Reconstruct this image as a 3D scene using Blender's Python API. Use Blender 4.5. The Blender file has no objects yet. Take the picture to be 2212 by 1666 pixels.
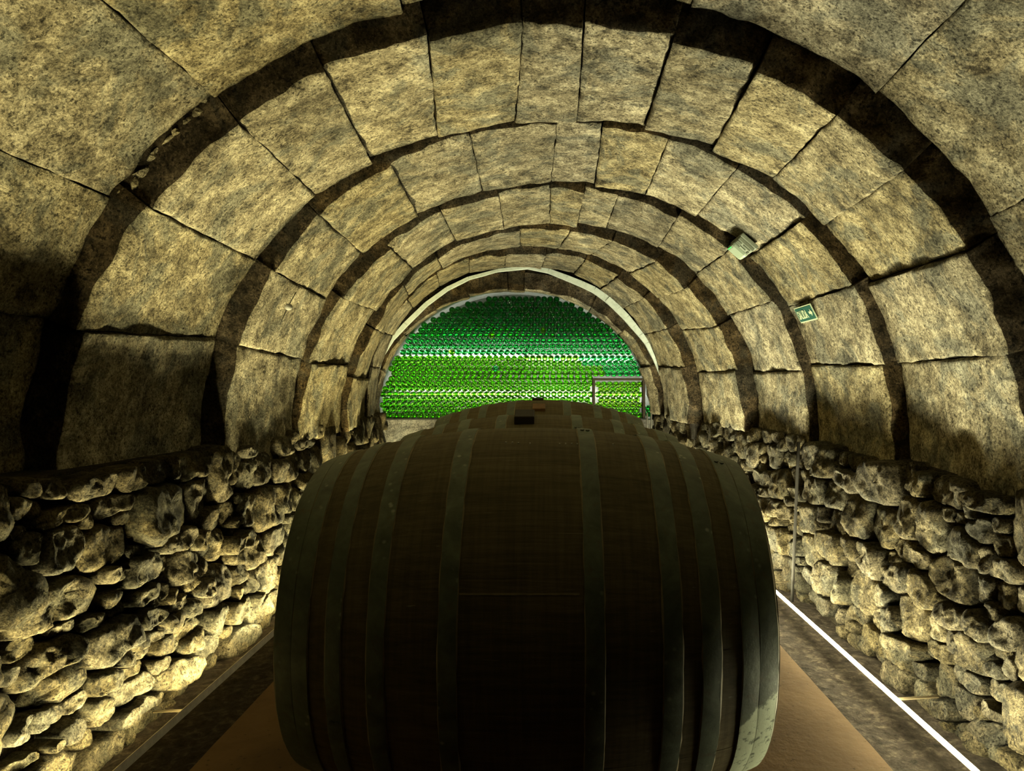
import bpy, math, random
import numpy as np
from mathutils import Vector, Matrix, noise

# ------------------------------------------------------------------ camera, world, exposure
S = bpy.context.scene
COL = S.collection
CAMZ = 1.60                      # eye height above the path
F = 1534.0                       # focal length in pixels of the 2212 wide frame
VX, VY = 1185.0, 838.0           # where the tunnel axis vanishes
cam_d = bpy.data.cameras.new('camera')
cam_d.sensor_width = 36.0
cam_d.lens = F / 2212.0 * 36.0
cam_d.shift_x = -(VX - 1106.0) / 2212.0
cam_d.shift_y = (VY - 833.0) / 2212.0
cam_d.clip_start = 0.05
cam_d.clip_end = 60
cam = bpy.data.objects.new('camera', cam_d)
cam.location = (0, 0, CAMZ)
cam.rotation_euler = (math.pi / 2, 0, 0)
COL.objects.link(cam)
S.camera = cam
S.view_settings.view_transform = 'Standard'
S.view_settings.look = 'None'
S.view_settings.exposure = 0.3
S.view_settings.gamma = 1.0
S.view_settings.use_curve_mapping = False
try:
    S.cycles.transparent_max_bounces = 24
    S.cycles.caustics_reflective = False
    S.cycles.caustics_refractive = False
    S.cycles.diffuse_bounces = 5
except Exception:
    pass
w = bpy.data.worlds.new('world')
S.world = w
w.use_nodes = True
w.node_tree.nodes['Background'].inputs[0].default_value = (0.0, 0.0, 0.0, 1)
w.node_tree.nodes['Background'].inputs[1].default_value = 0.0

LED_LEFT = (1.0, 0.88, 0.43)
LED_RIGHT = (1.0, 0.94, 0.58)
LED_TUBE = 150.0                  # radiance of the bare strip
LED_BEAM = 42.0                  # watts per metre of the upward grazing beam
LED_SPREAD = math.radians(168)
TUBE_PWR = 25.0

random.seed(7)
rng = np.random.default_rng(7)

# ------------------------------------------------------------------ helpers
def P(px, py, Y):
    """photograph pixel at distance Y -> point in the cellar"""
    return Vector(((px - VX) / F * Y, Y, CAMZ + (VY - py) / F * Y))

def mesh(name, verts, faces, smooth=True):
    me = bpy.data.meshes.new(name)
    me.from_pydata([tuple(v) for v in verts], [], faces)
    if smooth:
        me.polygons.foreach_set('use_smooth', [True] * len(me.polygons))
    me.update()
    return me

def obj(name, me, mat=None, parent=None):
    o = bpy.data.objects.new(name, me)
    COL.objects.link(o)
    if mat is not None and me is not None and not me.materials:
        me.materials.append(mat)
    if parent is not None:
        o.parent = parent
    return o

def tag(o, label, cat, group=None):
    o['label'] = label
    o['category'] = cat
    if group:
        o['group'] = group
    return o

def struct(o, label=None):
    o['kind'] = 'structure'
    if label:
        o['label'] = label
    return o

def empty(name, loc, rot=(0, 0, 0)):
    o = bpy.data.objects.new(name, None)
    o.empty_display_size = 0.1
    COL.objects.link(o)
    o.location = loc
    o.rotation_euler = rot
    return o

class MB:
    """collects geometry for one mesh"""
    def __init__(self):
        self.v, self.f = [], []
    def add(self, verts, faces):
        b = len(self.v)
        self.v += [tuple(p) for p in verts]
        self.f += [tuple(i + b for i in q) for q in faces]
    def box(self, c, s, M=None, bev=0.0):
        x, y, z = s[0] / 2, s[1] / 2, s[2] / 2
        if bev <= 0:
            vs = [(sx * x, sy * y, sz * z) for sx in (-1, 1) for sy in (-1, 1) for sz in (-1, 1)]
            fs = [(0, 1, 3, 2), (4, 6, 7, 5), (0, 4, 5, 1), (2, 3, 7, 6), (0, 2, 6, 4), (1, 5, 7, 3)]
        else:
            import bmesh
            bm = bmesh.new()
            bmesh.ops.create_cube(bm, size=1)
            bmesh.ops.scale(bm, vec=s, verts=bm.verts)
            bmesh.ops.bevel(bm, geom=bm.edges[:], offset=bev, segments=2, affect='EDGES', profile=0.5)
            bm.verts.index_update()
            vs = [tuple(v.co) for v in bm.verts]
            fs = [tuple(v.index for v in f.verts) for f in bm.faces]
            bm.free()
        M = M or Matrix.Identity(3)
        self.add([Vector(c) + M @ Vector(p) for p in vs], fs)
    def tube(self, pts, r, n=8, cap=True):
        pts = [Vector(p) for p in pts]
        rings = []
        for i, p in enumerate(pts):
            d = (pts[min(i + 1, len(pts) - 1)] - pts[max(i - 1, 0)]).normalized()
            a = d.orthogonal().normalized() if i == 0 else (a - d * a.dot(d)).normalized()
            b = d.cross(a)
            rings.append([p + (a * math.cos(2 * math.pi * k / n) + b * math.sin(2 * math.pi * k / n)) * r for k in range(n)])
        vs = [q for ring in rings for q in ring]
        fs = [(i * n + k, i * n + (k + 1) % n, (i + 1) * n + (k + 1) % n, (i + 1) * n + k) for i in range(len(pts) - 1) for k in range(n)]
        if cap:
            fs += [tuple(range(n - 1, -1, -1)), tuple((len(pts) - 1) * n + k for k in range(n))]
        self.add(vs, fs)
    def build(self, name, mat, parent=None, smooth=False):
        return obj(name, mesh(name, self.v, self.f, smooth), mat, parent)

# ------------------------------------------------------------------ materials
class NT:
    def __init__(self, name):
        self.m = bpy.data.materials.new(name)
        self.m.use_nodes = True
        self.t = self.m.node_tree
        self.t.nodes.clear()
        self.out = self.n('ShaderNodeOutputMaterial')
    def n(self, typ, **kw):
        nd = self.t.nodes.new(typ)
        for k, v in kw.items():
            setattr(nd, k, v)
        return nd
    def l(self, a, b):
        self.t.links.new(a, b)
    def val(self, sock, v):
        if hasattr(v, 'is_output'):
            self.l(v, sock)
        else:
            sock.default_value = v
    def noise(self, vec, scale, detail=4, rough=0.55, dist=0.0):
        nd = self.n('ShaderNodeTexNoise')
        self.l(vec, nd.inputs['Vector'])
        nd.inputs['Scale'].default_value = scale
        nd.inputs['Detail'].default_value = detail
        nd.inputs['Roughness'].default_value = rough
        nd.inputs['Distortion'].default_value = dist
        return nd.outputs['Fac']
    def ramp(self, fac, stops):
        nd = self.n('ShaderNodeValToRGB')
        self.l(fac, nd.inputs[0])
        e = nd.color_ramp.elements
        while len(e) < len(stops):
            e.new(0.5)
        for el, (p, c) in zip(e, stops):
            el.position = p
            el.color = (c, c, c, 1) if isinstance(c, (int, float)) else (*c, 1)
        return nd.outputs['Color']
    def math(self, op, a, b=0.0, clamp=False):
        nd = self.n('ShaderNodeMath', operation=op, use_clamp=clamp)
        self.val(nd.inputs[0], a)
        self.val(nd.inputs[1], b)
        return nd.outputs[0]
    def mix(self, fac, a, b, blend='MIX'):
        nd = self.n('ShaderNodeMix', data_type='RGBA', blend_type=blend)
        self.val(nd.inputs['Factor'], fac)
        for s, v in ((nd.inputs[6], a), (nd.inputs[7], b)):
            self.val(s, v if hasattr(v, 'is_output') else (*v, 1))
        return nd.outputs[2]
    def pos(self):
        return self.n('ShaderNodeNewGeometry').outputs['Position']
    def objc(self):
        return self.n('ShaderNodeTexCoord').outputs['Object']
    def rand(self):
        return self.n('ShaderNodeObjectInfo').outputs['Random']
    def scalev(self, vec, s):
        nd = self.n('ShaderNodeMapping')
        self.l(vec, nd.inputs[0])
        nd.inputs['Scale'].default_value = s
        return nd.outputs[0]
    def bump(self, h, strength, dist, prev=None):
        nd = self.n('ShaderNodeBump')
        nd.inputs['Strength'].default_value = strength
        nd.inputs['Distance'].default_value = dist
        self.l(h, nd.inputs['Height'])
        if prev is not None:
            self.l(prev, nd.inputs['Normal'])
        return nd.outputs[0]
    def principled(self, color, rough=0.8, normal=None, metal=0.0, spec=0.3):
        b = self.n('ShaderNodeBsdfPrincipled')
        self.val(b.inputs['Base Color'], color if hasattr(color, 'is_output') else (*color, 1))
        self.val(b.inputs['Roughness'], rough)
        b.inputs['Metallic'].default_value = metal
        b.inputs['Specular IOR Level'].default_value = spec
        if normal is not None:
            self.l(normal, b.inputs['Normal'])
        self.l(b.outputs[0], self.out.inputs[0])
        return b

def stone_mat(name, dark, mid, light, grey, pit=0.5, gritty=1.0, grime=0.5):
    t = NT(name)
    p = t.pos()
    big = t.noise(p, 1.6, 5, 0.6, 0.4)
    med = t.noise(p, 7.0, 8, 0.70, 0.3)
    fine = t.noise(p, 40.0, 6, 0.75)
    grit = t.noise(p, 105.0, 4, 0.75)
    r = t.rand()
    f = t.math('ADD', t.math('MULTIPLY', med, 0.5), t.math('MULTIPLY', t.math('ADD', t.math('MULTIPLY', fine, 0.6), t.math('MULTIPLY', grit, 0.4)), 0.5))
    col = t.ramp(f, [(0.40, dark), (0.495, mid), (0.575, light)])
    g = t.ramp(t.noise(p, 2.9, 7, 0.7, 0.8), [(0.49, 0.0), (0.57, 1.0)])
    col = t.mix(t.math('MULTIPLY', g, 0.72), col, t.mix(t.ramp(f, [(0.38, 0.0), (0.60, 1.0)]), tuple(c * 0.35 for c in grey), tuple(min(1, c * 1.6) for c in grey)))
    # small dark pits, thicker in some patches than in others
    dens = t.math('MULTIPLY', t.noise(p, 5.0, 4, 0.6), 0.22)
    pn = t.math('SUBTRACT', t.noise(p, 56.0, 3, 0.62, 0.0), dens)
    spots = t.ramp(pn, [(0.255, 1.0 - pit), (0.315, 1.0)])
    col = t.mix(1.0, col, spots, 'MULTIPLY')
    col = t.mix(1.0, col, t.ramp(t.noise(p, 88.0, 3, 0.7), [(0.36, 0.42), (0.54, 1.0)]), 'MULTIPLY')
    col = t.mix(1.0, col, t.ramp(t.noise(p, 13.0, 6, 0.75, 0.3), [(0.40, 0.58), (0.52, 1.0)]), 'MULTIPLY')
    gr = t.ramp(big, [(0.32, 1.0 - grime), (0.55, 1.0)])
    col = t.mix(1.0, col, gr, 'MULTIPLY')
    tone = t.math('ADD', t.math('MULTIPLY', r, 0.36), 0.82)
    hsv = t.n('ShaderNodeHueSaturation')
    t.l(col, hsv.inputs['Color'])
    t.l(tone, hsv.inputs['Value'])
    t.l(t.math('ADD', t.math('MULTIPLY', t.math('FRACT', t.math('MULTIPLY', r, 7.3)), 0.35), 0.8), hsv.inputs['Saturation'])
    b1 = t.bump(med, 0.6 * gritty, 0.05)
    b2 = t.bump(pn, 0.8 * gritty, 0.022, b1)
    b3 = t.bump(fine, 0.8 * gritty, 0.016, b2)
    b4 = t.bump(grit, 0.6 * gritty, 0.006, b3)
    t.principled(hsv.outputs[0], 0.92, b4, spec=0.12)
    return t.m

M_BROKEN_SHADED = stone_mat('brown_broken_face_shaded', (0.018, 0.013, 0.006), (0.120, 0.087, 0.046), (0.30, 0.22, 0.125), (0.09, 0.08, 0.06), 0.8, 2.2, 0.4)  # browner broken stone; shade of the ring front faces is painted into its tone
M_VAULT = stone_mat('vault_stone', (0.080, 0.066, 0.040), (0.37, 0.315, 0.195), (0.66, 0.585, 0.39), (0.165, 0.168, 0.135), 0.7, 1.05, 0.4)
M_RUBBLE = stone_mat('rubble_stone', (0.032, 0.025, 0.013), (0.135, 0.110, 0.062), (0.27, 0.225, 0.135), (0.09, 0.087, 0.065), 0.75, 1.4, 0.5)
M_MORTAR = stone_mat('earth_mortar', (0.018, 0.014, 0.009), (0.05, 0.04, 0.025), (0.09, 0.07, 0.045), (0.04, 0.036, 0.03), 0.4, 1.0, 0.3)
M_BACKWALL = stone_mat('grey_render', (0.10, 0.095, 0.085), (0.26, 0.25, 0.225), (0.42, 0.40, 0.36), (0.25, 0.25, 0.24), 0.4, 0.9, 0.2)

def plaster_mat():
    t = NT('white_plaster')
    p = t.pos()
    col = t.ramp(t.noise(p, 14, 6, 0.6), [(0.3, (0.42, 0.49, 0.46)), (0.55, (0.56, 0.63, 0.60))])
    t.principled(col, 0.85, t.bump(t.noise(p, 30, 5), 0.3, 0.01), spec=0.15)
    return t.m
M_PLASTER = plaster_mat()

def path_mat():
    t = NT('path_concrete')
    p = t.pos()
    col = t.ramp(t.noise(p, 3.0, 8, 0.65, 0.5), [(0.28, (0.088, 0.050, 0.020)), (0.52, (0.124, 0.073, 0.031)), (0.75, (0.155, 0.095, 0.044))])
    pits = t.ramp(t.noise(p, 34, 4, 0.6), [(0.30, 0.55), (0.38, 1.0)])
    col = t.mix(1.0, col, pits, 'MULTIPLY')
    t.principled(col, 0.85, t.bump(t.noise(p, 22, 6, 0.6), 0.35, 0.008), spec=0.2)
    return t.m
M_PATH = path_mat()

def ground_mat():
    t = NT('dark_earth')
    p = t.pos()
    col = t.ramp(t.noise(p, 18, 8, 0.7, 0.3), [(0.3, (0.012, 0.009, 0.007)), (0.52, (0.045, 0.035, 0.026)), (0.70, (0.12, 0.095, 0.070))])
    b = t.bump(t.noise(p, 24, 8, 0.7), 0.9, 0.03)
    t.principled(col, 0.95, b, spec=0.1)
    return t.m
M_GROUND = ground_mat()

def wood_mat(name, dark, mid, light):
    t = NT(name)
    p = t.objc()
    r = t.rand()
    grain = t.noise(t.scalev(p, (2.0, 34.0, 34.0)), 1.6, 8, 0.62, 0.35)
    cross = t.noise(t.scalev(p, (60.0, 3.0, 3.0)), 1.0, 4, 0.6)
    blot = t.noise(p, 2.6, 6, 0.6, 0.5)
    f = t.math('ADD', t.math('MULTIPLY', grain, 0.6), t.math('MULTIPLY', blot, 0.4))
    col = t.ramp(f, [(0.30, dark), (0.5, mid), (0.72, light)])
    col = t.mix(0.5, col, t.ramp(cross, [(0.35, 0.55), (0.6, 1.0)]), 'MULTIPLY')
    scr = t.ramp(t.noise(t.scalev(p, (3.0, 50.0, 50.0)), 2.0, 3, 0.5), [(0.70, 0.0), (0.76, 1.0)])
    col = t.mix(t.math('MULTIPLY', scr, 0.4), col, (0.34, 0.30, 0.20))
    hsv = t.n('ShaderNodeHueSaturation')
    t.l(col, hsv.inputs['Color'])
    t.l(t.math('ADD', t.math('MULTIPLY', r, 0.22), 0.88), hsv.inputs['Value'])
    b = t.bump(grain, 0.4, 0.006)
    b = t.bump(cross, 0.15, 0.004, b)
    t.principled(hsv.outputs[0], 0.72, b, spec=0.25)
    return t.m
M_WOOD = wood_mat('barrel_oak', (0.054, 0.043, 0.020), (0.108, 0.086, 0.043), (0.165, 0.134, 0.072))
M_FRAME = wood_mat('frame_wood', (0.015, 0.011, 0.007), (0.035, 0.025, 0.016), (0.055, 0.04, 0.025))

def hoop_mat(name, paint=False):
    t = NT(name)
    p = t.objc()
    col = t.ramp(t.noise(p, 9, 8, 0.65, 0.4), [(0.3, (0.050, 0.060, 0.045)), (0.52, (0.095, 0.115, 0.085)), (0.72, (0.15, 0.175, 0.13))])
    vor = t.n('ShaderNodeTexVoronoi')
    t.l(p, vor.inputs['Vector'])
    vor.inputs['Scale'].default_value = 26
    sp = t.ramp(vor.outputs['Distance'], [(0.10, 1.0), (0.24, 0.0)])
    sp = t.math('MULTIPLY', sp, t.ramp(t.noise(p, 6, 4), [(0.50, 0.0), (0.62, 1.0)]))
    col = t.mix(t.math('MULTIPLY', sp, 0.55), col, (0.40, 0.42, 0.34))
    rust = t.ramp(t.noise(p, 17, 6, 0.7), [(0.56, 0.0), (0.70, 1.0)])
    col = t.mix(t.math('MULTIPLY', rust, 0.4), col, (0.10, 0.060, 0.028))
    if paint:
        sep = t.n('ShaderNodeSeparateXYZ')
        t.l(p, sep.inputs[0])
        n = t.noise(p, 9, 6, 0.6)
        n2 = t.noise(p, 40, 5, 0.7)
        # splash of old paint: low on the front face at the right end
        e = t.math('ADD', t.math('MULTIPLY', sep.outputs[2], 1.0), t.math('MULTIPLY', n, 0.16))
        e = t.math('SUBTRACT', e, t.math('MULTIPLY', sep.outputs[0], 0.9))
        m = t.ramp(t.math('ADD', t.math('MULTIPLY', e, 1.0), 1.0), [(0.245, 1.0), (0.255, 0.0)])
        front = t.ramp(t.math('ADD', sep.outputs[1], 1.0), [(0.80, 1.0), (0.85, 0.0)])
        m = t.math('MULTIPLY', m, front)
        m = t.math('MULTIPLY', m, t.ramp(n2, [(0.35, 0.1), (0.45, 1.0)]))
        col = t.mix(m, col, (0.50, 0.56, 0.42))
    t.principled(col, 0.55, t.bump(t.noise(p, 40, 6, 0.7), 0.3, 0.004), metal=0.15, spec=0.4)
    return t.m
M_HOOP = hoop_mat('hoop_iron')
M_HOOP_PAINT = hoop_mat('hoop_iron_painted', True)

def plain(name, col, rough=0.6, metal=0.0, bump=0.15, var=0.2):
    t = NT(name)
    p = t.pos()
    n = t.noise(p, 30, 5, 0.6)
    c = t.ramp(n, [(0.3, tuple(x * (1 - var) for x in col)), (0.7, tuple(min(1, x * (1 + var)) for x in col))])
    t.principled(c, rough, t.bump(n, bump, 0.004), metal=metal, spec=0.4)
    return t.m
M_WAX = plain('edge_wax', (0.20, 0.165, 0.095), 0.7)
M_RUBBER = plain('dark_rubber', (0.018, 0.013, 0.010), 0.7)
M_BUNG = plain('brown_bung', (0.16, 0.085, 0.035), 0.6)
M_ALU = plain('aluminium', (0.42, 0.37, 0.27), 0.45, 0.6)
M_CABLE = plain('dark_conduit', (0.016, 0.014, 0.011), 0.9)
M_WHITEPIPE = plain('pale_conduit', (0.30, 0.30, 0.28), 0.5)
M_STEEL = plain('dark_steel', (0.03, 0.03, 0.03), 0.5, 0.4)
M_BOXWHITE = plain('light_box_white', (0.28, 0.295, 0.255), 0.9)
M_SIGN = plain('sign_green', (0.007, 0.060, 0.048), 0.4, 0.0, 0.02, 0.05)
M_SIGNTXT = plain('sign_letters', (0.36, 0.42, 0.29), 0.5, 0.0, 0.02, 0.05)
M_LAMPBASE = plain('lamp_housing', (0.20, 0.23, 0.185), 0.5)
M_LAMPDARK = plain('lamp_electronics', (0.07, 0.085, 0.06), 0.6)
M_TAN = plain('tan_bracket', (0.13, 0.10, 0.055), 0.6)
M_NAIL = plain('bright_nail', (0.75, 0.75, 0.68), 0.3)

def emit_mat(name, col, power):
    t = NT(name)
    e = t.n('ShaderNodeEmission')
    e.inputs[0].default_value = (*col, 1)
    e.inputs[1].default_value = power
    t.l(e.outputs[0], t.out.inputs[0])
    return t.m
M_LED_L = emit_mat('led_light_left', LED_LEFT, LED_TUBE)
M_LED_R = emit_mat('led_light_right', LED_RIGHT, LED_TUBE)
M_TUBE = emit_mat('tube_light', (1.0, 1.0, 0.88), TUBE_PWR)
M_GREENLED = emit_mat('green_pilot', (0.12, 1.0, 0.16), 1.2)

def glass_mat(name, face, edge):
    """thin coloured bottle glass: straight transmission, darker where the wall is seen on edge"""
    t = NT(name)
    lw = t.n('ShaderNodeLayerWeight')
    lw.inputs['Blend'].default_value = 0.5
    r = t.rand()
    c = t.mix(t.ramp(lw.outputs['Facing'], [(0.08, 0.0), (0.75, 1.0)]), face, edge)
    hsv = t.n('ShaderNodeHueSaturation')
    t.l(c, hsv.inputs['Color'])
    t.l(t.math('ADD', t.math('MULTIPLY', r, 0.03), 0.485), hsv.inputs['Hue'])
    tr = t.n('ShaderNodeBsdfTransparent')
    t.l(hsv.outputs[0], tr.inputs[0])
    gl = t.n('ShaderNodeBsdfGlossy')
    gl.inputs['Roughness'].default_value = 0.12
    fr = t.n('ShaderNodeFresnel')
    fr.inputs[0].default_value = 1.5
    tl = t.n('ShaderNodeBsdfTranslucent')
    t.l(hsv.outputs[0], tl.inputs[0])
    m0 = t.n('ShaderNodeMixShader')
    m0.inputs[0].default_value = 0.18
    t.l(tr.outputs[0], m0.inputs[1])
    t.l(tl.outputs[0], m0.inputs[2])
    m = t.n('ShaderNodeMixShader')
    t.l(t.math('MULTIPLY', fr.outputs[0], 0.8), m.inputs[0])
    t.l(m0.outputs[0], m.inputs[1])
    t.l(gl.outputs[0], m.inputs[2])
    t.l(m.outputs[0], t.out.inputs[0])
    return t.m
M_EMERALD = glass_mat('emerald_glass', (0.095, 0.68, 0.16), (0.004, 0.075, 0.014))
M_LIME = glass_mat('lime_glass', (0.30, 0.72, 0.045), (0.012, 0.07, 0.003))

def diffuser_mat():
    t = NT('lamp_diffuser')
    t.principled((0.27, 0.33, 0.26), 0.3, None, spec=0.5)
    return t.m
M_DIFF = diffuser_mat()

# ------------------------------------------------------------------ vault
# each edge: distance, centre x, half width, springing (z above eye), crown (z above eye), roundness
E = {
    'z': (0.62, 0.0, 2.30, -0.42, 1.80, 2.05), 'zz': (1.83, 0.0, 2.30, -0.42, 1.78, 2.05),
    '0n': (1.83, -0.01, 2.25, -0.40, 1.70, 2.05), '0f': (3.02, -0.01, 2.22, -0.40, 1.69, 2.05),
    '1n': (3.02, -0.01, 2.06, -0.37, 1.55, 2.0), '1f': (4.22, 0.05, 2.09, -0.38, 1.58, 2.2),
    '2n': (4.22, 0.07, 1.98, -0.38, 1.563, 2.1), '2f': (5.35, 0.06, 1.98, -0.38, 1.53, 2.2),
    '3n': (5.35, 0.05, 1.92, -0.38, 1.508, 2.02), '3f': (6.48, 0.02, 1.91, -0.36, 1.50, 2.1),
    '4n': (6.48, -0.03, 1.80, -0.36, 1.44, 2.05), '4f': (7.54, -0.17, 1.80, -0.34, 1.49, 2.15),
    '5n': (7.54, -0.23, 1.70, -0.33, 1.43, 2.2), '5f': (8.62, -0.36, 1.75, -0.33, 1.47, 2.15),
    '6n': (8.70, -0.40, 1.745, -0.30, 1.19, 2.04), '6f': (8.97, -0.440, 1.705, -0.30, 1.205, 2.04),
}
def sup(c, p):
    return math.copysign(abs(c) ** (2.0 / p), c)
def ept(e, t):
    """point and outward normal on a vault edge; t = 0 right springing, pi left"""
    Y, cx, hw, zs, zc, p = e
    c, s = sup(math.cos(t), p), sup(math.sin(t), p)
    x, z = cx + hw * c, zs + (zc - zs) * s
    n = Vector((math.cos(t) * (zc - zs), 0, math.sin(t) * hw)).normalized()
    return Vector((x, Y, CAMZ + z)), n
def eth(e, px, py):
    """angle of a photographed joint on a vault edge"""
    Y, cx, hw, zs, zc, p = e
    X, Z = (px - VX) / F * Y, (VY - py) / F * Y
    u, v = (X - cx) / hw, (Z - zs) / (zc - zs)
    u = math.copysign(abs(u) ** (p / 2), u)
    v = math.copysign(abs(v) ** (p / 2), v)
    return math.atan2(v, u)

def fbm(p, s, o=3):
    a, r = 1.0, 0.0
    for _ in range(o):
        r += a * noise.noise(p * s)
        s *= 2.1
        a *= 0.5
    return r

def voussoir(parent, en, ef, t0, t1, thick, seed, res=0.045, rough=1.0, gap=0.0015):
    """one cut stone of a vault ring between the joints t0=(near, far) and t1"""
    rs = random.Random(seed)
    Ln = abs(t1[0] - t0[0]) * en[2]
    Lf = abs(t1[1] - t0[1]) * ef[2]
    D = ef[0] - en[0]
    nu = max(5, min(30, int(max(Ln, Lf) / res) + 3))
    nv = max(4, min(28, int(D / res)))
    proud = rs.uniform(-0.012, 0.018)
    skew = rs.uniform(-0.012, 0.012)
    off = Vector((rs.uniform(0, 50), rs.uniform(0, 50), rs.uniform(0, 50)))
    dn, df = rs.uniform(-0.018, 0.022), rs.uniform(-0.018, 0.022)
    V = []
    idx = {}
    def grid(i, j):
        u, v = i / nu, j / nv
        u = 0.5 - 0.5 * math.cos(math.pi * u) if nu > 6 else u
        v = 0.35 * v + 0.65 * (0.5 - 0.5 * math.cos(math.pi * v))
        y0 = en[0] + dn
        y1 = ef[0] - 0.004 + df
        ta = t0[0] + (t0[1] - t0[0]) * v
        tb = t1[0] + (t1[1] - t1[0]) * v
        hw = en[2] + (ef[2] - en[2]) * v
        ta += (gap + 0.006 * fbm(Vector((v * D * 4, seed * 0.37, 0.3)), 2.4, 4)) / hw
        tb -= (gap + 0.006 * fbm(Vector((v * D * 4, seed * 0.61, 7.3)), 2.4, 4)) / hw
        t = ta + (tb - ta) * u
        a, na = ept(en, t)
        b, nb = ept(ef, t)
        p = a.lerp(b, v)
        n = na.lerp(nb, v).normalized()
        L = (tb - ta) * hw
        ja = 0.013 * fbm(Vector((t * hw * 3.0, seed * 0.9, 1.0)), 1.5, 4)
        jb = 0.013 * fbm(Vector((t * hw * 3.0, seed * 0.7, 5.0)), 1.5, 4)
        p.y = (y0 + ja) + (y1 + jb - y0 - ja) * v
        e = min(u * L * 2.2, (1 - u) * L * 2.2, v * D, (1 - v) * D)
        d = proud + skew * (u - 0.5) * 2 + rough * (0.012 * fbm(p + off, 2.2, 2) + 0.010 * noise.noise((p + off) * 9.0) + 0.006 * noise.noise((p + off) * 22.0))
        if e < 0.04:
            d -= (1 - e / 0.04) ** 2 * 0.012 * max(0.1, 0.8 + 2.2 * noise.noise(p * 6 + off))
        return p - n * d, n
    for j in range(nv + 1):
        for i in range(nu + 1):
            p, n = grid(i, j)
            idx[(i, j)] = len(V)
            V.append((p, n))
    fs = [(idx[(i, j)], idx[(i, j + 1)], idx[(i + 1, j + 1)], idx[(i + 1, j)]) for j in range(nv) for i in range(nu)]
    loop = [(i, 0) for i in range(nu)] + [(nu, j) for j in range(nv)] + [(i, nv) for i in range(nu, 0, -1)] + [(0, j) for j in range(nv, 0, -1)]
    prev = [idx[k] for k in loop]
    pts = [p for p, n in V]
    K = 5
    m = len(loop)
    for k in range(1, K + 1):
        cur = []
        h = thick * (k / K) ** 1.3
        for (i, j) in loop:
            p, n = V[idx[(i, j)]]
            q = p + n * h
            if j == 0 or j == nv:
                q.y += (1 if j == 0 else -1) * (0.006 * k ** 0.5) + 0.020 * noise.noise(q * 7 + off) + 0.014 * noise.noise(q * 21 + off)
            cur.append(len(pts))
            pts.append(q)
        for q in range(m):
            fs.append((prev[q], prev[(q + 1) % m], cur[(q + 1) % m], cur[q]))
        prev = cur
    fs.append(tuple(reversed(prev)))
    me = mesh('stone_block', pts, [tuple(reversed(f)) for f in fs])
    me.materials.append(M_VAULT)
    me.materials.append(M_BROKEN_SHADED)
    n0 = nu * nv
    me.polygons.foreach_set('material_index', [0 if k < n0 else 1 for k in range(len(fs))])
    return obj('stone_block', me, None, parent)

def shell(name, en, ef, r0, r1, mat, parent, t_lo=-0.10, t_hi=math.pi + 0.10, n=40, inset=0.05):
    """mortar core of a ring, hidden in its joints"""
    vs, fs = [], []
    for e, dy in ((en, inset), (ef, -inset)):
        for r in (r0, r1):
            for k in range(n + 1):
                t = t_lo + (t_hi - t_lo) * k / n
                p, nn = ept(e, t)
                p = p + nn * r
                p.y += dy
                vs.append(p)
    N = n + 1
    for k in range(n):
        a = lambda q: q * N + k
        fs += [(a(0), a(0) + 1, a(2) + 1, a(2)), (a(1), a(3), a(3) + 1, a(1) + 1), (a(0), a(1), a(1) + 1, a(0) + 1), (a(2), a(2) + 1, a(3) + 1, a(3))]
    return obj(name, mesh(name, vs, fs, False), mat, parent)

# outer shell closes the vault behind the rings
def shell_outer():
    vs, fs = [], []
    n = 32
    ys = [0.5, 3.0, 6.0, 9.9]
    for y in ys:
        for k in range(n + 1):
            t = -0.25 + (math.pi + 0.5) * k / n
            vs.append(Vector((-0.05 + 2.75 * math.cos(t), y, CAMZ - 0.4 + 2.6 * math.sin(t))))
    for j in range(len(ys) - 1):
        for k in range(n):
            a = j * (n + 1) + k
            fs.append((a, a + 1, a + n + 2, a + n + 1))
    return mesh('ceiling', vs, fs)
ceiling = struct(obj('ceiling', shell_outer(), M_MORTAR), 'stepped barrel vault of large tan stone blocks')

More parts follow.
